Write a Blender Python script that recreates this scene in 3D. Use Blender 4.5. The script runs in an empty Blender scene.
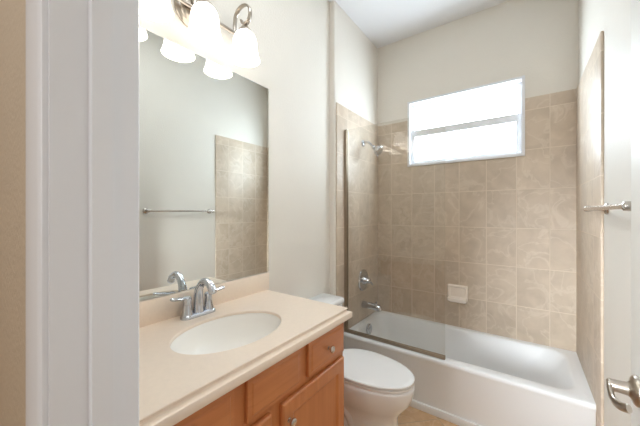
import bpy, bmesh, math, random
from mathutils import Vector, Matrix
random.seed(4)
PI = math.pi
S = bpy.context.scene
COL = S.collection

# ------------------------------------------------------------------ camera, sky, lights, exposure
CAM_H = 1.38
F_PX = 284.0
YAW = math.radians(35.7)
cd = bpy.data.cameras.new('camera'); cam = bpy.data.objects.new('camera', cd); COL.objects.link(cam)
cam.location = (0, 0, CAM_H); cam.rotation_euler = (PI / 2, 0, YAW)
cd.sensor_width = 36; cd.lens = F_PX / 640 * 36; cd.clip_start = 0.01
S.camera = cam

W = bpy.data.worlds.new('World'); S.world = W; W.use_nodes = True
bgn = W.node_tree.nodes['Background']
bgn.inputs[0].default_value = (0.86, 0.93, 1.0, 1); bgn.inputs[1].default_value = 3.0

def area(name, loc, rot, sx, sy, power, col=(1, 1, 1), portal=False):
    l = bpy.data.lights.new(name, 'AREA'); l.shape = 'RECTANGLE'; l.size = sx; l.size_y = sy
    l.energy = power; l.color = col
    o = bpy.data.objects.new(name, l); COL.objects.link(o); o.location = loc; o.rotation_euler = rot
    if portal: l.cycles.is_portal = True
    return o
area('hall_fill_overhead', (-0.15, -0.85, 2.72), (math.radians(0), 0, 0), 1.6, 0.7, 14, (0.94, 0.97, 1.0))  # unseen area light added to fill the hall and doorway
hw = area('hall_fill_beam', (-0.48, -1.50, 1.50), (PI / 2 - .2, 0, math.atan2(-0.40, 1.6)), 0.3, 1.2, 4.2, (0.88, 0.95, 1.0)); hw.data.spread = math.radians(29)  # added narrow-spread fill behind the camera, aimed through the doorway
area('bathroom_fill_overhead', (-0.45, 0.95, 3.05), (0, 0, 0), 0.7, 0.7, 6, (0.87, 0.94, 1.0))  # added overhead fill for the room, no fixture modelled
LAMP = 1.55
BULB = 25.0
WINDOW = 13.0          # daylight in the obscured window glass

S.view_settings.view_transform = 'Standard'; S.view_settings.look = 'None'
S.view_settings.exposure = 0.48; S.view_settings.gamma = 1.0; S.view_settings.use_curve_mapping = False
S.cycles.max_bounces = 12; S.cycles.diffuse_bounces = 6; S.cycles.glossy_bounces = 6
S.cycles.transparent_max_bounces = 16; S.cycles.transmission_bounces = 8
S.cycles.sample_clamp_indirect = 8.0
S.cycles.caustics_reflective = False; S.cycles.caustics_refractive = False
S.cycles.use_denoising = True

# ------------------------------------------------------------------ materials
def lin(c):
    return tuple(((v / 255) / 12.92 if v / 255 <= 0.04045 else ((v / 255 + 0.055) / 1.055) ** 2.4) for v in c)
def newmat(name):
    m = bpy.data.materials.new(name); m.use_nodes = True
    nt = m.node_tree; b = nt.nodes['Principled BSDF']
    return m, nt, b
def nd(nt, t, **kw):
    n = nt.nodes.new(t)
    for k, v in kw.items(): setattr(n, k, v)
    return n
def plain(name, rgb, rough=0.5, metal=0.0, noise=None, bump=None, coat=0.0, var=0.06, spec=None):
    """rgb in sRGB 0-255; faint procedural colour variation and optional bump"""
    m, nt, b = newmat(name)
    c = lin(rgb)
    tc = nd(nt, 'ShaderNodeTexCoord')
    n = nd(nt, 'ShaderNodeTexNoise'); n.inputs['Scale'].default_value = noise or 6.0; n.inputs['Detail'].default_value = 4
    nt.links.new(tc.outputs['Object'], n.inputs['Vector'])
    r = nd(nt, 'ShaderNodeMix', data_type='RGBA')
    r.inputs['A'].default_value = (*[v * (1 - var) for v in c], 1)
    r.inputs['B'].default_value = (*[min(1, v * (1 + var)) for v in c], 1)
    nt.links.new(n.outputs['Fac'], r.inputs['Factor'])
    nt.links.new(r.outputs['Result'], b.inputs['Base Color'])
    b.inputs['Roughness'].default_value = rough; b.inputs['Metallic'].default_value = metal
    b.inputs['Coat Weight'].default_value = coat
    if spec is not None: b.inputs['Specular IOR Level'].default_value = spec
    if bump:
        sc, st, dist = bump
        n2 = nd(nt, 'ShaderNodeTexNoise'); n2.inputs['Scale'].default_value = sc; n2.inputs['Detail'].default_value = 2
        nt.links.new(tc.outputs['Object'], n2.inputs['Vector'])
        bp = nd(nt, 'ShaderNodeBump'); bp.inputs['Strength'].default_value = st; bp.inputs['Distance'].default_value = dist
        nt.links.new(n2.outputs['Fac'], bp.inputs['Height']); nt.links.new(bp.outputs['Normal'], b.inputs['Normal'])
    return m

def tile_mat(name, axis_u, u0, v0, tw, th, c1, c2, cv, grout, rough=0.44, mortar=0.0032, axis_v='Z', rot=0.0):
    """stone-look ceramic tile: axis_u/axis_v object axes, grid through (u0, v0)"""
    m, nt, b = newmat(name); L = nt.links
    tc = nd(nt, 'ShaderNodeTexCoord'); sx = nd(nt, 'ShaderNodeSeparateXYZ')
    if rot:
        mp = nd(nt, 'ShaderNodeMapping'); mp.inputs['Rotation'].default_value = (0, 0, rot)
        L.new(tc.outputs['Object'], mp.inputs['Vector']); L.new(mp.outputs['Vector'], sx.inputs[0])
    else:
        L.new(tc.outputs['Object'], sx.inputs[0])
    def math_(op, a, b_=None):
        n = nd(nt, 'ShaderNodeMath', operation=op)
        for i, v in enumerate((a, b_)):
            if v is None: continue
            if isinstance(v, (int, float)): n.inputs[i].default_value = v
            else: L.new(v, n.inputs[i])
        return n.outputs[0]
    u = math_('DIVIDE', math_('SUBTRACT', sx.outputs[axis_u], u0), tw)
    v = math_('DIVIDE', math_('SUBTRACT', sx.outputs[axis_v], v0), th)
    fu, fv = math_('FLOOR', u), math_('FLOOR', v)
    ru, rv = math_('FRACT', u), math_('FRACT', v)
    du = math_('MULTIPLY', math_('MINIMUM', ru, math_('SUBTRACT', 1.0, ru)), tw)
    dv = math_('MULTIPLY', math_('MINIMUM', rv, math_('SUBTRACT', 1.0, rv)), th)
    d = math_('MINIMUM', du, dv)
    gm = nd(nt, 'ShaderNodeMapRange'); gm.inputs['From Min'].default_value = mortar * 0.6; gm.inputs['From Max'].default_value = mortar * 1.4
    L.new(d, gm.inputs['Value'])                          # 0 in the joint, 1 on the tile
    cell = nd(nt, 'ShaderNodeCombineXYZ'); L.new(fu, cell.inputs[0]); L.new(fv, cell.inputs[1])
    wn = nd(nt, 'ShaderNodeTexWhiteNoise', noise_dimensions='3D'); L.new(cell.outputs[0], wn.inputs['Vector'])
    vs = nd(nt, 'ShaderNodeVectorMath', operation='SCALE'); vs.inputs['Scale'].default_value = 7.0
    L.new(wn.outputs['Color'], vs.inputs[0])
    va = nd(nt, 'ShaderNodeVectorMath', operation='ADD'); L.new(vs.outputs[0], va.inputs[0]); L.new(tc.outputs['Object'], va.inputs[1])
    n1 = nd(nt, 'ShaderNodeTexNoise'); n1.inputs['Scale'].default_value = 9; n1.inputs['Detail'].default_value = 6; n1.inputs['Distortion'].default_value = .5
    L.new(va.outputs[0], n1.inputs['Vector'])
    r1 = nd(nt, 'ShaderNodeMapRange'); r1.inputs['From Min'].default_value = .3; r1.inputs['From Max'].default_value = .72
    L.new(n1.outputs['Fac'], r1.inputs['Value'])
    m1 = nd(nt, 'ShaderNodeMix', data_type='RGBA'); m1.inputs['A'].default_value = (*lin(c1), 1); m1.inputs['B'].default_value = (*lin(c2), 1)
    L.new(r1.outputs[0], m1.inputs['Factor'])
    n2 = nd(nt, 'ShaderNodeTexNoise'); n2.inputs['Scale'].default_value = 5; n2.inputs['Detail'].default_value = 5; n2.inputs['Distortion'].default_value = .9
    L.new(va.outputs[0], n2.inputs['Vector'])
    rr = nd(nt, 'ShaderNodeValToRGB'); e = rr.color_ramp.elements
    e[0].position = .47; e[0].color = (0, 0, 0, 1); e[1].position = .5; e[1].color = (.55, .55, .55, 1)
    k = e.new(.535); k.color = (0, 0, 0, 1)
    L.new(n2.outputs['Fac'], rr.inputs[0])
    m2 = nd(nt, 'ShaderNodeMix', data_type='RGBA'); m2.inputs['B'].default_value = (*lin(cv), 1)
    L.new(rr.outputs[0], m2.inputs['Factor']); L.new(m1.outputs['Result'], m2.inputs['A'])
    hv = nd(nt, 'ShaderNodeHueSaturation')
    rv_ = nd(nt, 'ShaderNodeMapRange'); rv_.inputs['To Min'].default_value = .95; rv_.inputs['To Max'].default_value = 1.05
    L.new(wn.outputs['Value'], rv_.inputs['Value']); L.new(rv_.outputs[0], hv.inputs['Value']); L.new(m2.outputs['Result'], hv.inputs['Color'])
    m3 = nd(nt, 'ShaderNodeMix', data_type='RGBA'); m3.inputs['A'].default_value = (*lin(grout), 1)
    L.new(gm.outputs[0], m3.inputs['Factor']); L.new(hv.outputs['Color'], m3.inputs['B'])
    L.new(m3.outputs['Result'], b.inputs['Base Color'])
    b.inputs['Specular IOR Level'].default_value = .55
    ro = nd(nt, 'ShaderNodeMapRange'); ro.inputs['To Min'].default_value = .8; ro.inputs['To Max'].default_value = rough
    L.new(gm.outputs[0], ro.inputs['Value']); L.new(ro.outputs[0], b.inputs['Roughness'])
    bp = nd(nt, 'ShaderNodeBump'); bp.inputs['Strength'].default_value = .5; bp.inputs['Distance'].default_value = .002
    L.new(gm.outputs[0], bp.inputs['Height']); L.new(bp.outputs['Normal'], b.inputs['Normal'])
    return m

def wood_mat(name, axis='Z'):
    m, nt, b = newmat(name); L = nt.links
    tc = nd(nt, 'ShaderNodeTexCoord'); mp = nd(nt, 'ShaderNodeMapping')
    sc = {'Z': (28, 28, 1.6), 'Y': (28, 1.6, 28)}[axis]
    mp.inputs['Scale'].default_value = sc
    L.new(tc.outputs['Object'], mp.inputs['Vector'])
    n = nd(nt, 'ShaderNodeTexNoise'); n.inputs['Scale'].default_value = 1.6; n.inputs['Detail'].default_value = 7; n.inputs['Distortion'].default_value = .5
    L.new(mp.outputs['Vector'], n.inputs['Vector'])
    n2 = nd(nt, 'ShaderNodeTexNoise'); n2.inputs['Scale'].default_value = 5; n2.inputs['Detail'].default_value = 3
    L.new(tc.outputs['Object'], n2.inputs['Vector'])
    mx = nd(nt, 'ShaderNodeMath', operation='MULTIPLY_ADD'); mx.inputs[1].default_value = .6
    L.new(n.outputs['Fac'], mx.inputs[0])
    ml = nd(nt, 'ShaderNodeMath', operation='MULTIPLY'); ml.inputs[1].default_value = .4; L.new(n2.outputs['Fac'], ml.inputs[0])
    L.new(ml.outputs[0], mx.inputs[2])
    r = nd(nt, 'ShaderNodeValToRGB'); e = r.color_ramp.elements
    e[0].position = .3; e[0].color = (*lin((184, 112, 63)), 1); e[1].position = .7; e[1].color = (*lin((204, 133, 80)), 1)
    L.new(mx.outputs[0], r.inputs[0]); L.new(r.outputs[0], b.inputs['Base Color'])
    b.inputs['Roughness'].default_value = .38; b.inputs['Coat Weight'].default_value = .15; b.inputs['Coat Roughness'].default_value = .25
    return m

def glass_mat(name, tint, ior=1.5):
    m, nt, b = newmat(name); L = nt.links; nt.nodes.remove(b)
    out = nt.nodes['Material Output']
    tr = nd(nt, 'ShaderNodeBsdfTransparent'); tr.inputs[0].default_value = (*tint, 1)
    gl = nd(nt, 'ShaderNodeBsdfGlossy'); gl.inputs['Roughness'].default_value = 0.0
    fr = nd(nt, 'ShaderNodeFresnel'); fr.inputs[0].default_value = ior
    ge = nd(nt, 'ShaderNodeNewGeometry'); mr = nd(nt, 'ShaderNodeMapRange')      # same reflectance from both sides of each face
    mr.inputs['To Min'].default_value = ior; mr.inputs['To Max'].default_value = 1 / ior
    L.new(ge.outputs['Backfacing'], mr.inputs['Value']); L.new(mr.outputs[0], fr.inputs[0])
    mx = nd(nt, 'ShaderNodeMixShader')
    L.new(fr.outputs[0], mx.inputs[0]); L.new(tr.outputs[0], mx.inputs[1]); L.new(gl.outputs[0], mx.inputs[2])
    L.new(mx.outputs[0], out.inputs[0])
    return m

def emit_mat(name, rgb, strength):
    m, nt, b = newmat(name); L = nt.links
    b.inputs['Base Color'].default_value = (.9, .88, .85, 1)
    b.inputs['Emission Color'].default_value = (*rgb, 1); b.inputs['Emission Strength'].default_value = strength
    b.inputs['Roughness'].default_value = .3
    return m

M = {}
M['paint'] = plain('wall_paint', (226, 220, 210), .55, bump=(95, .35, .004), var=.015, spec=.35)
M['hallpaint'] = plain('hall_wall_paint', (212, 198, 178), .6, bump=(95, .35, .004), var=.02, spec=.3)
M['ceil'] = plain('ceiling_paint', (232, 232, 234), .8, bump=(60, .2, .003), var=.012)
M['trim'] = plain('white_trim_paint', (228, 229, 232), .35, var=.01)
M['doorpaint'] = plain('white_door_paint', (238, 236, 230), .4, var=.012)
M['porc'] = plain('porcelain', (238, 239, 240), .12, var=.01, coat=.3)
M['seatp'] = plain('toilet_seat_plastic', (238, 239, 239), .22, var=.01)
M['tub'] = plain('tub_enamel', (234, 235, 236), .38, var=.01)
M['sink'] = plain('sink_china', (240, 236, 229), .35, var=.01)
M['dish'] = plain('almond_ceramic', (250, 240, 229), .2, var=.015, coat=.3)
M['counter'] = plain('cultured_stone', (234, 217, 199), .3, noise=70, var=.05, coat=.2)
M['chrome'] = plain('chrome', (200, 203, 209), .08, 1.0, var=.02)
M['nickel'] = plain('brushed_nickel', (186, 176, 164), .28, 1.0, noise=40, var=.05)
M['satin'] = plain('satin_nickel', (205, 198, 190), .25, 1.0, noise=40, var=.04)
M['pewter'] = plain('pewter_aluminium', (176, 163, 146), .38, 1.0, noise=30, var=.06)
M['dark'] = plain('dark_recess', (30, 26, 22), .8)
M['kick'] = plain('toe_kick_wood', (110, 66, 38), .6)
M['mirror'] = plain('silvered_mirror', (236, 239, 237), .0, 1.0, var=.004)
M['wood_v'] = wood_mat('maple_vertical', 'Z'); M['wood_h'] = wood_mat('maple_horizontal', 'Y')
TC = dict(c1=(192, 175, 155), c2=(209, 192, 172), cv=(218, 204, 187), grout=(219, 204, 186))
M['tile_back'] = tile_mat('shower_tile_back', 'X', -.46, .65, .2055, .305, **TC)
M['tile_side'] = tile_mat('shower_tile_side', 'Y', 2.72, .65, .2055, .305, **TC)
M['floor'] = tile_mat('floor_tile', 'X', -.1, .1, .33, .33, (196, 158, 118), (220, 186, 148), (228, 200, 166), (190, 165, 138), axis_v='Y', rot=math.radians(45), rough=.35)
M['glass'] = glass_mat('screen_glass', (.955, .952, .938))
M['pane'] = emit_mat('backlit_obscured_glass', (.74, .88, 1.0), WINDOW)
M['shade'] = emit_mat('lit_opal_glass', (1.0, .94, .86), LAMP)
M['bulb'] = emit_mat('lit_bulb', (1.0, .975, .945), BULB)
M['hallfloor'] = M['floor']

# ------------------------------------------------------------------ mesh helpers
def bm_new(): return bmesh.new()
def add(bm, other, mat=None):
    me = bpy.data.meshes.new('tmp'); 
    if mat is not None: bmesh.ops.transform(other, matrix=mat, verts=other.verts)
    other.to_mesh(me); other.free(); bm.from_mesh(me); bpy.data.meshes.remove(me)
def box(bm, x0, x1, y0, y1, z0, z1, bev=0.0, seg=2):
    t = bmesh.new(); bmesh.ops.create_cube(t, size=1)
    bmesh.ops.transform(t, matrix=Matrix.Translation(((x0 + x1) / 2, (y0 + y1) / 2, (z0 + z1) / 2)) @ Matrix.Diagonal((abs(x1 - x0), abs(y1 - y0), abs(z1 - z0), 1)), verts=t.verts)
    if bev: bmesh.ops.bevel(t, geom=t.edges[:], offset=bev, segments=seg, affect='EDGES', profile=.5)
    add(bm, t); return bm
def rings(bm, rs, closed=True, cap0=True, cap1=True, loop=False):
    """skin a list of rings (lists of points, equal length)"""
    V = [[bm.verts.new(p) for p in r] for r in rs]
    n = len(rs[0])
    seq = list(range(len(rs) - 1)) + ([len(rs) - 1] if loop else [])
    for i in seq:
        a, b = V[i], V[(i + 1) % len(V)]
        for j in range(n if closed else n - 1):
            k = (j + 1) % n
            bm.faces.new((a[j], a[k], b[k], b[j]))
    if not loop:
        if cap0: bm.faces.new(V[0][::-1])
        if cap1: bm.faces.new(V[-1])
    bmesh.ops.recalc_face_normals(bm, faces=bm.faces[:])
    return bm
def frame_of(d):
    d = Vector(d).normalized()
    up = Vector((0, 0, 1)) if abs(d.z) < .9 else Vector((1, 0, 0))
    a = d.cross(up).normalized(); b = a.cross(d).normalized()
    return a, b
def lathe(bm, base, axis, prof, n=32):
    """prof: list of (radius, height along axis)"""
    a, b = frame_of(axis); d = Vector(axis).normalized(); base = Vector(base)
    rs = []
    for r, h in prof:
        r = max(r, 1e-4)
        rs.append([base + d * h + (a * math.cos(t) + b * math.sin(t)) * r for t in [2 * PI * i / n for i in range(n)]])
    t = bmesh.new(); rings(t, rs); add(bm, t); return bm
def tube(bm, pts, rad, n=16, flat=None, flatdir=None):
    """tube with parallel-transported frame; rad scalar or per point; flat=(ra, rb) factors"""
    P = [Vector(p) for p in pts]; m = len(P)
    R = rad if isinstance(rad, (list, tuple)) else [rad] * m
    T = [((P[min(i + 1, m - 1)] - P[max(i - 1, 0)]).normalized()) for i in range(m)]
    if flatdir is not None:
        a = Vector(flatdir)
    else:
        a, _ = frame_of(T[0])
    rs = []
    fa, fb = flat or (1, 1)
    for i in range(m):
        a = (a - T[i] * a.dot(T[i])).normalized(); b = T[i].cross(a)
        rs.append([P[i] + (a * math.cos(t) * fa + b * math.sin(t) * fb) * R[i] for t in [2 * PI * k / n for k in range(n)]])
    t = bmesh.new(); rings(t, rs); add(bm, t); return bm
def smooth_path(pts, per=8):
    P = [Vector(p) for p in pts]; out = []
    for i in range(len(P) - 1):
        p0 = P[max(i - 1, 0)]; p1 = P[i]; p2 = P[i + 1]; p3 = P[min(i + 2, len(P) - 1)]
        for k in range(per):
            t = k / per
            out.append(.5 * ((2 * p1) + (p2 - p0) * t + (2 * p0 - 5 * p1 + 4 * p2 - p3) * t * t + (3 * p1 - p0 - 3 * p2 + p3) * t ** 3))
    out.append(P[-1]); return out
def extrude_poly(bm, pts, axis, a0, a1):
    """pts: 2D outline; axis 'Z' -> (x,y), 'Y' -> (x,z), 'X' -> (y,z)"""
    f = {'Z': lambda p, a: (p[0], p[1], a), 'Y': lambda p, a: (p[0], a, p[1]), 'X': lambda p, a: (a, p[0], p[1])}[axis]
    t = bmesh.new(); rings(t, [[f(p, a0) for p in pts], [f(p, a1) for p in pts]]); add(bm, t); return bm
def plate_hole(bm, axis, o0, o1, h0, h1, d0, d1):
    """plate in the plane across `axis` from d0 to d1 with a rectangular hole; o/h = (u, v) corners"""
    us = [o0[0], h0[0], h1[0], o1[0]]; vs = [o0[1], h0[1], h1[1], o1[1]]
    f = {'Y': lambda u, v, d: (u, d, v), 'X': lambda u, v, d: (d, u, v), 'Z': lambda u, v, d: (u, v, d)}[axis]
    t = bmesh.new(); g = {}
    for i, u in enumerate(us):
        for j, v in enumerate(vs):
            for k, d in enumerate((d0, d1)): g[i, j, k] = t.verts.new(f(u, v, d))
    def cell(i, j): return 0 <= i < 3 and 0 <= j < 3 and not (i == 1 and j == 1) and vs[j + 1] - vs[j] > 1e-6 and us[i + 1] - us[i] > 1e-6
    for i in range(3):
        for j in range(3):
            if not cell(i, j): continue
            for k in (0, 1): t.faces.new((g[i, j, k], g[i + 1, j, k], g[i + 1, j + 1, k], g[i, j + 1, k]))
            for (di, dj, p, q) in ((-1, 0, (i, j), (i, j + 1)), (1, 0, (i + 1, j), (i + 1, j + 1)), (0, -1, (i, j), (i + 1, j)), (0, 1, (i, j + 1), (i + 1, j + 1))):
                if not cell(i + di, j + dj):
                    t.faces.new((g[(*p, 0)], g[(*q, 0)], g[(*q, 1)], g[(*p, 1)]))
    bmesh.ops.remove_doubles(t, verts=t.verts[:], dist=1e-5)
    bmesh.ops.recalc_face_normals(t, faces=t.faces[:])
    add(bm, t); return bm
def rrect(u0, u1, v0, v1, r, n=6):
    pts = []
    for cx, cy, a0 in ((u1 - r, v1 - r, 0), (u0 + r, v1 - r, PI / 2), (u0 + r, v0 + r, PI), (u1 - r, v0 + r, 3 * PI / 2)):
        for i in range(n + 1):
            a = a0 + PI / 2 * i / n
            pts.append((cx + r * math.cos(a), cy + r * math.sin(a)))
    return pts
def link(name, bm, mat, parent=None, sharp=35, smooth=True):
    me = bpy.data.meshes.new(name)
    off = Vector((0, 0, 0))
    p = parent
    while p is not None: off += p.location; p = p.parent
    if off.length: bmesh.ops.translate(bm, vec=-off, verts=bm.verts)
    bmesh.ops.recalc_face_normals(bm, faces=bm.faces[:])
    lim = math.radians(sharp)
    for f in bm.faces: f.smooth = smooth
    for e in bm.edges: e.smooth = (len(e.link_faces) == 2 and e.calc_face_angle(0) < lim)
    bm.to_mesh(me); bm.free()
    me.materials.append(mat)
    o = bpy.data.objects.new(name, me); COL.objects.link(o)
    if parent is not None: o.parent = parent
    return o
def thing(name, label, cat, loc, group=None):
    o = bpy.data.objects.new(name, None); COL.objects.link(o); o.location = loc
    o.empty_display_size = .05
    o['label'] = label; o['category'] = cat
    if group: o['group'] = group
    return o
def tag(o, label, cat, group=None):
    o['label'] = label; o['category'] = cat
    if group: o['group'] = group
    return o
def struct(o): o['kind'] = 'structure'; return o
def copy_tree(o, parent=None, shift=None):
    c = o.copy(); COL.objects.link(c)
    if parent is not None: c.parent = parent
    if shift is not None: c.location = Vector(o.location) + Vector(shift)
    for ch in [x for x in bpy.data.objects if x.parent == o]: copy_tree(ch, c)
    return c

# ------------------------------------------------------------------ dimensions
XL, XA, XR = -1.275, -1.230, 0.316        # vanity wall, alcove wall, right wall
TL, TR, TB = -1.220, 0.304, 2.720         # tile faces
Y0, Y1, YB = 0.098, 0.200, 2.730            # door wall hall side / room side, window wall
YT = 1.930                                # tile outer edge
ZC = 3.08
JL, JR, ZD = -0.515, 0.20, 2.05            # door opening
TT = 2.27                                 # tile top
WX0, WX1, WZ0, WZ1 = -0.905, 0.0, 1.83, 2.44
TUBF, TUBZ = 2.02, 0.386

# ------------------------------------------------------------------ shell
b = bm_new(); box(b, -2.0, 1.8, -1.7, 2.95, -.1, 0); struct(link('floor', b, M['floor']))
b = bm_new(); box(b, -1.45, .5, .1, 2.95, ZC, ZC + .1); struct(link('ceiling', b, M['ceil']))
b = bm_new(); box(b, -2.0, 1.8, -1.7, .1, 2.74, 2.84); struct(link('ceiling_hall', b, M['ceil']))
# left wall: vanity wall, step with rounded corner, alcove wall
r = .016; ys = 1.908
arc = [(XA - r + r * math.sin(a), ys + r - r * math.cos(a)) for a in [PI / 2 * i / 6 for i in range(7)]]
pts = [(XL - .12, Y1), (XL, Y1), (XL, ys)] + arc + [(XA, 2.90), (XL - .12, 2.90)]
b = bm_new(); extrude_poly(b, pts, 'Z', 0, ZC); wl = struct(link('wall_left', b, M['paint'], sharp=40))
b = bm_new(); box(b, XR, XR + .12, Y1, 2.90, 0, ZC); wr = struct(link('wall_right', b, M['paint']))
b = bm_new(); plate_hole(b, 'Y', (XA, 0), (XR, ZC), (WX0, WZ0), (WX1, WZ1), YB, 2.90); wb = struct(link('wall_back', b, M['paint']))
b = bm_new(); plate_hole(b, 'Y', (-1.9, 0), (1.7, ZC + .1), (JL - .02, 0), (JR + .02, ZD + .02), .15, Y1); struct(link('wall_front', b, M['paint']))
b = bm_new(); plate_hole(b, 'Y', (-1.9, 0), (1.7, 2.74), (JL - .02, 0), (JR + .02, ZD + .02), Y0, .15); struct(link('wall_hall_front', b, M['hallpaint']))
b = bm_new(); box(b, -1.9, 1.7, -1.7, -1.6, 0, 2.74); struct(link('wall_hall_rear', b, M['hallpaint']))
b = bm_new(); box(b, -2.0, -1.9, -1.7, .1, 0, 2.74); struct(link('wall_hall_left', b, M['hallpaint']))
b = bm_new(); box(b, 1.7, 1.8, -1.7, .1, 0, 2.74); struct(link('wall_hall_right', b, M['hallpaint']))

# tiled surround, one slab a wall, with a bullnose edge
b = bm_new(); plate_hole(b, 'Y', (TL, TUBZ - .02), (TR, TT), (WX0, WZ0), (WX1, TT), TB, YB)
link('tile_surround', b, M['tile_back'], wb)['kind'] = 'structure'
def side_tile(xa, xb, nm, par):
    b = bm_new(); box(b, min(xa, xb), max(xa, xb), YT, TB + .005, 0, TT, .003, 2)
    o = link(nm, b, M['tile_side'], par); o['kind'] = 'structure'
side_tile(XA, TL, 'tile_surround', wl)
side_tile(TR, XR, 'tile_surround', wr)

# window
wn = bpy.data.objects.new('window_1', None); COL.objects.link(wn); wn.location = (WX0, TB, WZ0); struct(wn)
b = bm_new(); plate_hole(b, 'Y', (WX0 - .006, WZ0 - .006), (WX1 + .006, WZ1 + .006), (WX0 + .016, WZ0 + .016), (WX1 - .016, WZ1 - .016), TB - .012, TB + .06)
bmesh.ops.bevel(b, geom=[e for e in b.edges if e.calc_length() > .3], offset=.002, segments=2, affect='EDGES')
link('window_frame', b, M['trim'], wn)
zm = (WZ0 + WZ1) / 2 + .0
def sash(nm, z0, z1, y, w, wb, wt):
    b = bm_new(); plate_hole(b, 'Y', (WX0 + .016, z0), (WX1 - .016, z1), (WX0 + .016 + w, z0 + wb), (WX1 - .016 - w, z1 - wt), y, y + .022)
    s = link(nm, b, M['trim'], wn)
    b = bm_new(); box(b, WX0 + .016 + w, WX1 - .016 - w, y + .009, y + .013, z0 + wb, z1 - wt)
    link('pane', b, M['pane'], s)
sash('upper_sash', zm - .022, WZ1 - .016, TB + .048, .026, .02, .026)
sash('lower_sash', WZ0 + .016, zm + .036, TB + .026, .034, .030, .064)

# door frame: jamb with stop, casings
def jamb(nm, pts, z0, z1):
    b = bm_new(); extrude_poly(b, pts, 'Z', z0, z1); return struct(link(nm, b, M['trim']))
def jamb_pts(s, xj):
    return [(xj + s * .02, Y0 - .001), (xj, Y0 - .001), (xj, .139), (xj - s * .010, .1405), (xj - s * .011, .166), (xj - s * .0, .1665), (xj, Y1 + .001), (xj + s * .02, Y1 + .001)]
jl = jamb('trim_1', jamb_pts(-1, JL), 0, ZD)
jr = jamb('trim_2', jamb_pts(1, JR), 0, ZD)
b = bm_new(); box(b, JL, JR, Y0 - .001, Y1 + .001, ZD, ZD + .02); struct(link('trim_3', b, M['trim']))
prof = [(.005, 0), (.005, .007), (.009, .010), (.016, .011), (.022, .0125), (.034, .014), (.046, .0155), (.053, .0155), (.056, .0135), (.057, .010), (.057, 0)]
k = 4
for (s, xj) in ((-1, JL), (1, JR)):
    for (yy, d) in ((Y0, -1), (Y1, 1)):
        if s == 1 and d == 1: continue
        jamb('trim_%d' % k, [(xj + s * u, yy + d * v) for u, v in prof], 0, ZD + .057); k += 1
for (yy, d) in ((Y0, -1), (Y1, 1)):
    b = bm_new(); extrude_poly(b, [(yy + d * v, ZD + u) for u, v in prof], 'X', JL - .057, JR + .057); struct(link('trim_%d' % k, b, M['trim'])); k += 1
b = bm_new(); box(b, JL, JL + .0012, .182, .2, .972, 1.032, .0004)
link('strike_plate', b, M['nickel'], jl)

# door, opened ninety degrees along the right wall
DX0, DX1, DY0, DY1 = .196, .231, .215, .930
dr = bpy.data.objects.new('door_1', None); COL.objects.link(dr); dr.location = (DX0, DY0, 0); struct(dr)
b = bm_new(); box(b, DX0, DX1, DY0, DY1, .012, 2.03, .0015, 2)
def nested(bm, plane_x, out, y0, y1, z0, z1, loops):
    """raised / sunken panel made of nested rectangles on a plane x=plane_x; loops: (inset, height along out)"""
    rs = [[(plane_x + out * h, y0 + i, z0 + i), (plane_x + out * h, y1 - i, z0 + i), (plane_x + out * h, y1 - i, z1 - i), (plane_x + out * h, y0 + i, z1 - i)] for i, h in loops]
    t = bmesh.new(); rings(t, rs); add(bm, t); return bm
for z0, z1 in ((.20, .85), (1.12, 1.88)):
    nested(b, DX0 + .004, -1, DY0 + .12, DY1 - .12, z0, z1, [(0, 0), (.0, .0055), (.008, .008), (.016, .0055), (.022, .005), (.04, .0065)])
link('door_panel', b, M['doorpaint'], dr)
hy, hz = .880, 1.003
b = bm_new()
lathe(b, (DX0, hy, hz), (-1, 0, 0), [(.031, 0), (.031, .004), (.029, .007), (.024, .010), (.017, .012), (.0135, .016), (.0125, .03), (.0125, .040), (.0115, .045), (0, .0455)], 36)
link('rose', b, M['nickel'], dr)
lev = smooth_path([(.1545, .890, 1.004), (.1515, .866, .999), (.151, .840, .991), (.155, .813, .994), (.163, .785, 1.006)], 6)
b = bm_new(); tube(b, lev, [.0095] + [.0085] * (len(lev) - 2) + [.0075], 14, flat=(1.0, .62), flatdir=(0, 0, 1))
link('door_handle', b, M['nickel'], dr)
b = bm_new(); box(b, DX0 + .006, DX1 - .006, DY1 - .0005, DY1 + .001, .975, 1.03); link('latch_plate', b, M['nickel'], dr)
for z in (.25, 1.0, 1.8):
    b = bm_new(); lathe(b, (DX1 + .004, DY0 - .004, z - .045), (0, 0, 1), [(.006, 0), (.006, .09)], 14); link('hinge', b, M['nickel'], dr)

# baseboards (where the room's furniture leaves the wall bare)
b = bm_new(); extrude_poly(b, [(XL, 0), (XL + .012, 0), (XL + .012, .075), (XL + .008, .085), (XL, .088)], 'Y', 1.225, 1.900); struct(link('baseboard_left', b, M['trim']))
b = bm_new(); extrude_poly(b, [(XR, 0), (XR - .012, 0), (XR - .012, .075), (XR - .008, .085), (XR, .088)], 'Y', .2, YT - .002); struct(link('baseboard_right', b, M['trim']))

# ------------------------------------------------------------------ bathtub
def tubring(x0, x1, y0, y1, r, z, n=8): return [(p[0], p[1], z) for p in rrect(x0, x1, y0, y1, r, n)]
tb = thing('bathtub', 'white alcove bathtub with plain skirt below the window', 'bathtub', ((TL + TR) / 2, (TUBF + TB) / 2, 0))
b = bm_new()
e = .001
X0, X1, YA, YZ = TL + e, TR - e, TUBF, TB - e
rs = [tubring(X0, X1, YA + .012, YZ, .004, .0), tubring(X0, X1, YA + .012, YZ, .004, TUBZ - .045),
      tubring(X0, X1, YA + .004, YZ, .004, TUBZ - .032), tubring(X0, X1, YA, YZ, .004, TUBZ - .02), tubring(X0, X1, YA + .001, YZ, .004, TUBZ - .010),
      tubring(X0, X1, YA + .005, YZ, .004, TUBZ - .003), tubring(X0, X1, YA + .012, YZ, .004, TUBZ)]
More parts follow.
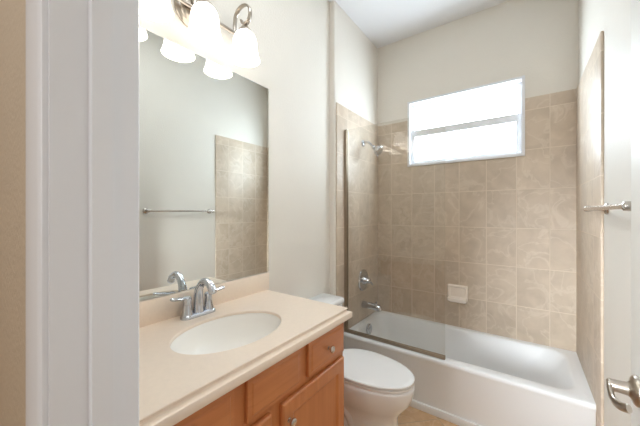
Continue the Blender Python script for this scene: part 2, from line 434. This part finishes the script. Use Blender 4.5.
# deck to inner edge, then the basin
def inner(ix0, ix1, iy0, iy1, r, z): return tubring(X0 + ix0, X1 - ix1, YA + iy0, YZ - iy1, r, z)
rs += [inner(.044, .055, .075, .040, .10, TUBZ), inner(.047, .064, .082, .046, .105, TUBZ - .003), inner(.050, .074, .088, .052, .11, TUBZ - .012),
       inner(.056, .12, .10, .062, .12, TUBZ - .08), inner(.068, .20, .115, .078, .13, TUBZ - .17), inner(.085, .27, .13, .092, .13, TUBZ - .245),
       inner(.11, .32, .15, .11, .13, TUBZ - .285), inner(.18, .40, .20, .16, .12, TUBZ - .30)]
rings(b, rs)
link('tub_body', b, M['tub'], tb, sharp=50)
b = bm_new(); box(b, X0, X1, YA - .0005, YA + .02, .0, .052, .005, 3)
link('skirt_base', b, M['tub'], tb)
b = bm_new(); lathe(b, (X0 + .055, 2.385, .312), (1, 0, .06), [(.048, -.004), (.048, .012), (.042, .018), (.024, .020), (.022, .024), (.008, .026), (0, .026)], 32)
link('overflow_plate', b, M['chrome'], tb)
b = bm_new(); lathe(b, (X0 + .30, 2.37, TUBZ - .301), (0, 0, 1), [(.032, 0), (.032, .004), (.026, .006), (.018, .004), (0, .004)], 28)
link('drain', b, M['chrome'], tb)

# glass screen
sc = thing('shower_screen', 'fixed clear glass shower screen in pewter channel on the tub rim', 'shower screen', (TL, 2.06, TUBZ))
GX1, GZ1, GY = -.435, 2.075, 2.060
b = bm_new(); box(b, TL + .006, GX1, GY - .003, GY + .003, TUBZ + .012, GZ1, .0012, 1)
link('glass_panel', b, M['glass'], sc)
b = bm_new()
for yy in (GY - .014, GY + .006): box(b, TL, TL + .024, yy, yy + .008, TUBZ + .002, GZ1, .001, 1)
box(b, TL, TL + .006, GY - .0135, GY + .0135, TUBZ + .002, GZ1)
link('wall_channel', b, M['pewter'], sc)
b = bm_new()
for yy in (GY - .012, GY + .005): box(b, TL + .024, GX1, yy, yy + .007, TUBZ + .001, TUBZ + .024, .001, 1)
box(b, TL + .024, GX1, GY - .0115, GY + .0115, TUBZ + .001, TUBZ + .010)
link('bottom_rail', b, M['pewter'], sc)

# soap dish
sd = thing('soap_dish', 'almond ceramic soap dish on the tiled wall under the window', 'soap dish', (-.472, TB, .675))
b = bm_new()
def fr(x0, x1, z0, z1, r, y): return [(p[0], y, p[1]) for p in rrect(x0, x1, z0, z1, r, 5)]
rings(b, [fr(-.552, -.390, .610, .752, .012, TB - .0005), fr(-.552, -.390, .610, .752, .012, TB - .012), fr(-.548, -.394, .614, .748, .012, TB - .020),
          fr(-.538, -.404, .624, .738, .012, TB - .022), fr(-.532, -.410, .644, .732, .010, TB - .016), fr(-.528, -.414, .648, .728, .010, TB - .008)])
link('dish_body', b, M['dish'], sd)
b = bm_new()
rings(b, [[(p[0], p[1], z) for p in rrect(-.548 + i, -.394 - i, TB - .052 + i, TB - .013, .016, 5)] for i, z in ((.012, .606), (.003, .614), (0, .622), (0, .640), (.004, .644), (.010, .640), (.014, .630))])
link('tray', b, M['dish'], sd)
for i in range(5):
    b = bm_new(); x = -.522 + i * .024; box(b, x - .003, x + .003, TB - .042, TB - .016, .629, .634, .0015, 2); link('ridge', b, M['dish'], sd)

# shower valve, spout and head on the alcove's left wall
vy = 2.385
sv = thing('shower_valve', 'round chrome shower valve with lever on the tiled side wall', 'shower valve', (TL, vy, .755))
b = bm_new(); lathe(b, (TL, vy, .755), (1, 0, 0), [(.098, 0), (.098, .004), (.093, .010), (.082, .013), (.074, .011), (.060, .014), (.045, .016), (.034, .017), (0, .017)], 44)
link('escutcheon', b, M['chrome'], sv)
b = bm_new(); lathe(b, (TL + .014, vy, .755), (1, 0, 0), [(.040, 0), (.038, .010), (.030, .024), (.026, .040), (.023, .054), (.016, .060), (0, .062)], 32)
link('hub', b, M['chrome'], sv)
b = bm_new(); tube(b, smooth_path([(TL + .055, vy, .755), (TL + .062, vy + .02, .745), (TL + .066, vy + .045, .725), (TL + .070, vy + .062, .708)], 5), [.011] * 8 + [.010] * 6 + [.009, .005], 14, flat=(1, .7))
link('handle', b, M['chrome'], sv)
ts = thing('tub_spout', 'chrome tub spout sticking out over the bathtub', 'tub spout', (TL, vy, .520))
b = bm_new(); tube(b, smooth_path([(TL, vy, .530), (TL + .02, vy, .530), (TL + .10, vy, .529), (TL + .140, vy, .526), (TL + .160, vy, .518), (TL + .168, vy, .500)], 5), [.031] * 5 + [.030] * 16 + [.027] * 4 + [.022], 22)
link('spout_body', b, M['chrome'], ts)
b = bm_new(); lathe(b, (TL + .134, vy, .548), (0, 0, 1), [(.005, 0), (.005, .016), (.008, .018), (.008, .026), (.004, .029), (0, .029)], 16)
link('diverter_knob', b, M['chrome'], ts)
b = bm_new(); lathe(b, (TL, vy, .530), (1, 0, 0), [(.031, 0), (.031, .004), (.027, .008)], 28); link('flange', b, M['chrome'], ts)
sh = thing('wall_shower', 'chrome shower head on a bent arm high on the tiled wall', 'shower head', (TL, vy, 2.03))
b = bm_new(); lathe(b, (TL, vy, 2.03), (1, 0, 0), [(.032, 0), (.031, .004), (.022, .012), (.012, .014)], 30); link('flange', b, M['chrome'], sh)
b = bm_new(); tube(b, smooth_path([(TL, vy, 2.03), (TL + .03, vy, 2.036), (TL + .058, vy, 2.028), (TL + .088, vy, 2.000), (TL + .102, vy, 1.980)], 6), .0105, 16); link('arm', b, M['chrome'], sh)
b = bm_new(); lathe(b, (TL + .098, vy, 1.985), (.80, 0, -.60), [(.014, 0), (.019, .004), (.021, .014), (.017, .022), (.019, .028), (.038, .052), (.046, .066), (.048, .080), (.044, .086), (.040, .084), (0, .084)], 36); link('spray_head', b, M['chrome'], sh)

# ------------------------------------------------------------------ vanity
vc = thing('vanity_cabinet', 'maple bathroom vanity cabinet with raised-panel doors under the stone countertop', 'vanity cabinet', (-1.0, .70, 0))
CX, CY0, CY1, CZ0, CZ1 = -.728, .205, 1.205, .09, .868
b = bm_new()
t = .018
box(b, XL + .001, CX, CY1 - t, CY1, 0, CZ1); box(b, XL + .001, CX, CY0, CY0 + t, 0, CZ1)
box(b, XL + .001, CX, CY0 + t, CY1 - t, CZ0, CZ0 + t)
link('cabinet_body', b, M['wood_v'], vc)
b = bm_new()
# face frame, one connected frame per opening row built from stiles and rails
FX = CX + .0
for (y0, y1) in ((CY0, .30), (.69, .77), (1.165, CY1)): box(b, CX - .02, CX, y0, y1, CZ0, .868)
for (y0, y1) in ((.53, .605), (.855, .92)): box(b, CX - .02, CX - .0001, y0, y1, .69, .868)
box(b, CX - .02, CX - .0002, CY0, CY1, CZ0, .14); box(b, CX - .02, CX - .0002, CY0, CY1, .672, .72); box(b, CX - .02, CX - .0002, CY0, CY1, .842, .868)
link('face_frame', b, M['wood_v'], vc)
b = bm_new(); box(b, XL + .3, CX - .065, CY0 + t, CY1 - t, 0, CZ0); link('toe_kick', b, M['kick'], vc)
DL = [(0, 0), (0, .013), (.003, .017), (.007, .019), (.054, .019), (.058, .0165), (.061, .013), (.066, .0105), (.070, .010), (.085, .0105)]
DW = [(0, 0), (0, .012), (.002, .0145), (.010, .0155), (.016, .0165), (.020, .0195), (.026, .0205)]
def knob(y, z, par):
    b = bm_new(); lathe(b, (CX + .0195, y, z), (1, 0, 0), [(.009, 0), (.0085, .002), (.0055, .004), (.005, .012), (.008, .015), (.0145, .018), (.0155, .022), (.014, .026), (.008, .0285), (0, .029)], 28)
    return link('knob', b, M['satin'], par)
d0 = .001
def front(nm, y0, y1, z0, z1, loops, mat):
    b = bm_new(); nested(b, CX + d0, 1, y0, y1, z0, z1, loops); return link(nm, b, mat, vc, sharp=12)
k1 = front('drawer_front', .285, .548, .708, .850, DW, M['wood_h']); knob(.4165, .778, k1)
k2 = front('false_front', .598, .864, .708, .850, DW, M['wood_h'])
k3 = front('drawer_front', .914, 1.190, .708, .850, DW, M['wood_h']); knob(1.050, .778, k3)
k4 = front('door', .285, .703, .125, .682, DL, M['wood_v']); knob(.672, .612, k4)
k5 = front('door', .758, 1.190, .125, .682, DL, M['wood_v']); knob(.789, .612, k5)

# countertop with backsplash
ct = thing('vanity_countertop', 'beige stone vanity countertop with stepped edge and backsplash on maple cabinet', 'countertop', (-1.0, .70, .868))
SX, SY, RX, RY = -.953, .717, .164, .228
CT, CBt = .918, .868
x0, x1, y0, y1 = XL + .001, -.705, Y1 + .001, 1.196
angs = sorted(set([2 * PI * i / 96 for i in range(96)] + [math.atan2(py - SY, px - SX) % (2 * PI) for px in (x0, x1) for py in (y0, y1)]))
def rectpt(a):
    c, s = math.cos(a), math.sin(a)
    t = min([(v - o) / q for v, o, q in ((x0, SX, c), (x1, SX, c), (y0, SY, s), (y1, SY, s)) if abs(q) > 1e-9 and (v - o) / q > 0])
    return SX + c * t, SY + s * t
def ell(a, k=0.0): 
    c, s = math.cos(a), math.sin(a)
    rr = 1 / math.sqrt((c / (RX + k)) ** 2 + (s / (RY + k)) ** 2)
    return SX + c * rr, SY + s * rr
b = bm_new()
rs = [[(*rectpt(a), CBt) for a in angs], [(*rectpt(a), CT) for a in angs], [(*ell(a, .004), CT) for a in angs], [(*ell(a, .001), CT - .0018) for a in angs], [(*ell(a, 0), CT - .005) for a in angs], [(*ell(a, 0), CT - .012) for a in angs], [(*ell(a, .03), CT - .012) for a in angs], [(*ell(a, .03), CBt) for a in angs]]
rings(b, rs, cap0=False, cap1=False, loop=True)
# stepped edge swept along the front and round the right-hand end
ep = [(0, CT), (.006, CT), (.0075, CT - .0015), (.0075, CT - .004), (.0040, CT - .008), (.0030, CT - .014), (.0060, CT - .0175), (.0130, CT - .0185), (.0185, CT - .0185), (.0220, CT - .0200), (.0235, CT - .024), (.0235, CT - .043), (.0215, CT - .048), (.017, CBt), (0, CBt)]
tt = bmesh.new()
def er(px, py, dx, dy): return [(px + dx * d, py + dy * d, z) for d, z in ep]
rings(tt, [er(x1, y0, 1, 0), er(x1, y1 - .004, 1, 0), er(x1, y1 - .0, 1, 1), er(x1 - .004, y1, 0, 1), er(x0, y1, 0, 1)]); add(b, tt)
link('counter_slab', b, M['counter'], ct, sharp=28)
b = bm_new(); box(b, XL + .001, XL + .021, Y1 + .001, 1.219, CT + .0002, 1.020, .002, 2)
link('backsplash', b, M['counter'], ct)

# sink bowl
sk = thing('sink', 'oval white sink bowl set in the beige countertop', 'sink', (SX, SY, CT - .15))
b = bm_new()
def er2(kx, ky, z, n=64, ox=0): return [(SX + ox + (RX * kx) * math.cos(2 * PI * i / n), SY + (RY * ky) * math.sin(2 * PI * i / n), z) for i in range(n)]
zz = CT - .0125
prof_in = [(1.12, 1.09, 0), (1.02, 1.015, 0), (1.0, 1.0, -.002), (.985, .988, -.010), (.95, .955, -.035), (.88, .89, -.068), (.76, .78, -.098), (.58, .60, -.120), (.36, .38, -.132), (.17, .13, -.136)]
prof_out = [(.17, .13, -.146), (.40, .42, -.142), (.62, .64, -.130), (.80, .82, -.108), (.93, .93, -.074), (1.0, 1.0, -.036), (1.06, 1.04, -.010), (1.12, 1.09, -.010)]
rings(b, [er2(a, c, zz + z) for a, c, z in prof_in + prof_out], loop=True)
link('bowl', b, M['sink'], sk, sharp=60)
b = bm_new(); lathe(b, (SX, SY, zz - .139), (0, 0, 1), [(.024, 0), (.026, .003), (.027, .0045), (.021, .006), (.019, .004), (.018, .008), (0, .009)], 28)
link('drain', b, M['chrome'], sk)

# faucet
FXc, FY = -1.200, .725
fc = thing('faucet', 'chrome two-handle faucet behind the sink', 'faucet', (FXc, FY, CT))
CT += .0006
b = bm_new()
def st(i, z): return [(FXc + p[0], FY + p[1], z) for p in rrect(-.028 + i, .028 - i, -.082 + i, .082 - i, .027 - i * .9, 8)]
rings(b, [st(0, CT), st(0, CT + .006), st(.003, CT + .012), st(.008, CT + .016), st(.016, CT + .018)])
link('base_plate', b, M['chrome'], fc)
b = bm_new()
sp = smooth_path([(FXc - .002, FY, CT + .014), (FXc - .004, FY, CT + .06), (FXc + .002, FY, CT + .110), (FXc + .028, FY, CT + .148), (FXc + .062, FY, CT + .158), (FXc + .094, FY, CT + .143), (FXc + .110, FY, CT + .118)], 7)
n = len(sp); tube(b, sp, [.025 - .009 * min(1, i / (n * .45)) + (.001 if i > n - 8 else 0) for i in range(n)], 22)
link('spout', b, M['chrome'], fc)
b = bm_new(); lathe(b, sp[-1] + (sp[-2] - sp[-1]).normalized() * .004, (sp[-1] - sp[-2]), [(.0175, -.004), (.0178, .004), (.015, .0085), (.012, .0085), (.011, .005), (0, .005)], 24)
link('aerator', b, M['chrome'], fc)
for s in (-1, 1):
    hyy = FY + s * .051
    b = bm_new(); lathe(b, (FXc - .003, hyy, CT + .012), (0, 0, 1), [(.026, 0), (.025, .006), (.020, .022), (.0165, .045), (.0155, .060), (.0175, .066), (.0175, .074), (.013, .080), (0, .082)], 28)
    hb = link('handle_hub', b, M['chrome'], fc)
    lp = smooth_path([(FXc - .003, hyy - s * .004, CT + .086), (FXc - .002, hyy + s * .025, CT + .089), (FXc + .004, hyy + s * .055, CT + .095), (FXc + .010, hyy + s * .078, CT + .100)], 6)
    b = bm_new(); tube(b, lp, [.014] * 3 + [.0125] * (len(lp) - 5) + [.010, .006], 16, flat=(1, .6), flatdir=(1, 0, 0))
    link('lever', b, M['chrome'], fc)

CT -= .0006

# mirror
b = bm_new(); box(b, XL + .0005, XL + .006, .215, 1.228, 1.0215, 2.140, .0012, 1)
tag(link('wall_mirror', b, M['mirror']), 'large frameless mirror on the wall above the backsplash', 'mirror')

# vanity light
vl = thing('vanity_light', 'brushed nickel three-shade vanity light above the mirror', 'vanity light', (XL, .732, 2.325))
b = bm_new(); lathe(b, (XL, .732, 2.325), (1, 0, 0), [(.080, 0), (.080, .006), (.074, .012), (.060, .015), (.056, .020), (.040, .026), (.018, .028), (.014, .034), (0, .036)], 44)
link('backplate', b, M['nickel'], vl)
b = bm_new()
tube(b, [(XL + .040, .496, 2.325), (XL + .040, .963, 2.325)], .011, 14, flat=(1.0, .55), flatdir=(0, 0, 1))
link('bar', b, M['nickel'], vl)
b = bm_new(); lathe(b, (XL + .028, .732, 2.325), (1, 0, 0), [(.008, 0), (.013, .010), (.017, .018), (.013, .024), (.006, .028), (0, .029)], 20); link('finial', b, M['nickel'], vl)
LX = -1.156
def lamp(y):
    ap = [(XL + .040, y, 2.325), (XL + .037, y, 2.36)]
    cx, rz, cz = (XL + .040 + LX + .040) / 2, .056, 2.388
    hw = (LX + .040 - XL - .040) / 2
    for i in range(11):
        a = PI - PI * 1.15 * i / 10
        ap.append((cx + hw * math.cos(a), y, cz + rz * math.sin(a)))
    ap += [(LX + .024, y, 2.348), (LX + .002, y, 2.342), (LX - .018, y, 2.354), (LX - .026, y, 2.372)]
    pp = smooth_path(ap, 4)
    b = bm_new(); tube(b, pp, .0115, 14, flat=(1.0, .5), flatdir=(0, 1, 0)); link('arm', b, M['nickel'], vl)
    b = bm_new(); lathe(b, (LX, y, 2.345), (0, 0, -1), [(.008, -.006), (.010, 0), (.012, .006), (.016, .014), (.028, .030), (.034, .040), (.035, .048), (.029, .050)], 28)
    link('socket_cup', b, M['nickel'], vl)
    # bell-shaped opal shade, open below
    out = [(.028, 2.300), (.038, 2.297), (.047, 2.288), (.055, 2.272), (.060, 2.252), (.062, 2.232), (.063, 2.212), (.066, 2.192), (.071, 2.174), (.077, 2.160)]
    pin = [(r_ - .004, z + (.001 if i else 0)) for i, (r_, z) in enumerate(out[::-1])]
    rs = [[(LX + r_ * math.cos(2 * PI * i / 40), y + r_ * math.sin(2 * PI * i / 40), z) for i in range(40)] for r_, z in out + pin]
    b = bm_new(); rings(b, rs, cap0=False, cap1=False, loop=True)
    s_ = link('lamp_shade', b, M['shade'], vl, sharp=60)
    b = bm_new(); lathe(b, (LX, y, 2.298), (0, 0, -1), [(.013, 0), (.014, .022), (.020, .045), (.028, .070), (.029, .085), (.022, .102), (0, .110)], 24)
    link('bulb', b, M['bulb'], s_)
for y in (.506, .729, .953): lamp(y)

# ------------------------------------------------------------------ toilet
TY = 1.605
to = thing('toilet', 'white two-piece toilet with closed lid between vanity and tub', 'toilet', (-.95, TY, 0))
def egg(xc, af, ab, w, z, n=48, p=2.0):
    pts = []
    for i in range(n):
        t = 2 * PI * i / n; c, s = math.cos(t), math.sin(t)
        ex = 2 / p
        cx = math.copysign(abs(c) ** ex, c); sy = math.copysign(abs(s) ** ex, s)
        pts.append((xc + (af if c > 0 else ab) * cx, TY + w * sy, z))
    return pts
b = bm_new()
rings(b, [egg(-.90, .325, .24, .122, 0, p=2.6), egg(-.90, .325, .24, .122, .012, p=2.6), egg(-.90, .317, .235, .116, .035, p=2.6), egg(-.90, .306, .23, .110, .10, p=2.5),
          egg(-.89, .288, .23, .110, .16, p=2.4), egg(-.87, .276, .23, .118, .200, p=2.3), egg(-.85, .285, .22, .144, .240, p=2.2), egg(-.84, .314, .21, .168, .290, p=2.1), egg(-.835, .324, .20, .180, .335, p=2.1),
          egg(-.835, .330, .20, .185, .375, p=2.1), egg(-.835, .328, .20, .184, .388, p=2.1), egg(-.835, .318, .19, .176, .394, p=2.1)])
link('bowl', b, M['porc'], to, sharp=60)
b = bm_new()   # rear deck and trapway block that carry the tank
rings(b, [[(p[0], p[1], z) for p in rrect(-1.255, -.95, TY - w, TY + w, r_, 6)] for z, w, r_ in ((.0, .095, .04), (.10, .09, .04), (.22, .10, .05), (.30, .15, .05), (.36, .175, .04), (.388, .175, .03), (.394, .17, .03))])
link('pedestal', b, M['porc'], to, sharp=60)
for s in (-1, 1):
    b = bm_new(); tube(b, smooth_path([(-1.05, TY + s * .088, .05), (-1.02, TY + s * .094, .14), (-.96, TY + s * .094, .20), (-.88, TY + s * .086, .17), (-.84, TY + s * .080, .09), (-.80, TY + s * .080, .04)], 6), .036, 14)
    link('trapway', b, M['porc'], to)
b = bm_new()
rings(b, [egg(-.833, .322, .215, .182, .3945, p=2.15), egg(-.833, .324, .215, .184, .398, p=2.15), egg(-.833, .324, .215, .184, .407, p=2.15), egg(-.833, .316, .21, .177, .411, p=2.15)])
link('seat', b, M['seatp'], to)
b = bm_new()
rings(b, [egg(-.833, .320, .215, .181, .4155, p=2.15), egg(-.833, .327, .217, .187, .419, p=2.15), egg(-.833, .328, .218, .188, .425, p=2.15), egg(-.833, .322, .215, .183, .4305, p=2.15), egg(-.833, .300, .20, .166, .4335, p=2.15), egg(-.833, .20, .13, .10, .4355, p=2.1)])
link('lid', b, M['seatp'], to)
for s in (-1, 1):
    b = bm_new(); box(b, -1.062, -1.032, TY + s * .075 - .022, TY + s * .075 + .022, .394, .428, .006, 3); link('hinge', b, M['seatp'], to)
b = bm_new()
rings(b, [[(p[0], p[1], z) for p in rrect(-1.262, xf, TY - w, TY + w, .03, 6)] for z, w, xf in ((.396, .175, -1.085), (.41, .178, -1.08), (.60, .183, -1.073), (.727, .187, -1.07))])
link('tank', b, M['porc'], to, sharp=60)
b = bm_new()
rings(b, [[(p[0], p[1], z) for p in rrect(-1.268 + i, -1.060 - i, TY - .195 + i, TY + .195 - i, .03, 6)] for z, i in ((.728, .006), (.734, 0), (.752, 0), (.760, .004), (.765, .012))])
link('tank_lid', b, M['porc'], to, sharp=60)
b = bm_new(); lathe(b, (-1.071, TY - .15, .69), (1, 0, 0), [(.013, 0), (.013, .006), (.009, .010), (.007, .018), (0, .019)], 20)
tube(b, [(-1.058, TY - .15, .69), (-1.056, TY - .11, .686), (-1.056, TY - .08, .682)], [.006, .007, .004], 12)
link('flush_lever', b, M['chrome'], to)

# ------------------------------------------------------------------ towel bar on the right wall
tw = thing('towel_bar', 'brushed nickel towel bar on the right wall between door and tile', 'towel bar', (XR, 1.535, 1.425))
BX, BZ, YN, YF = .240, 1.40, 1.198, 1.850
b = bm_new(); tube(b, [(BX, YN - .012, BZ), (BX, YF + .012, BZ)], .0088, 18); link('bar', b, M['satin'], tw)
for yy in (YN, YF):
    b = bm_new(); lathe(b, (XR, yy, BZ), (-1, 0, 0), [(.027, 0), (.027, .005), (.024, .010), (.013, .015), (.010, .025), (.010, .052), (.0135, .058), (.015, .068), (.0135, .079), (.008, .083), (0, .084)], 30)
    link('post', b, M['satin'], tw)
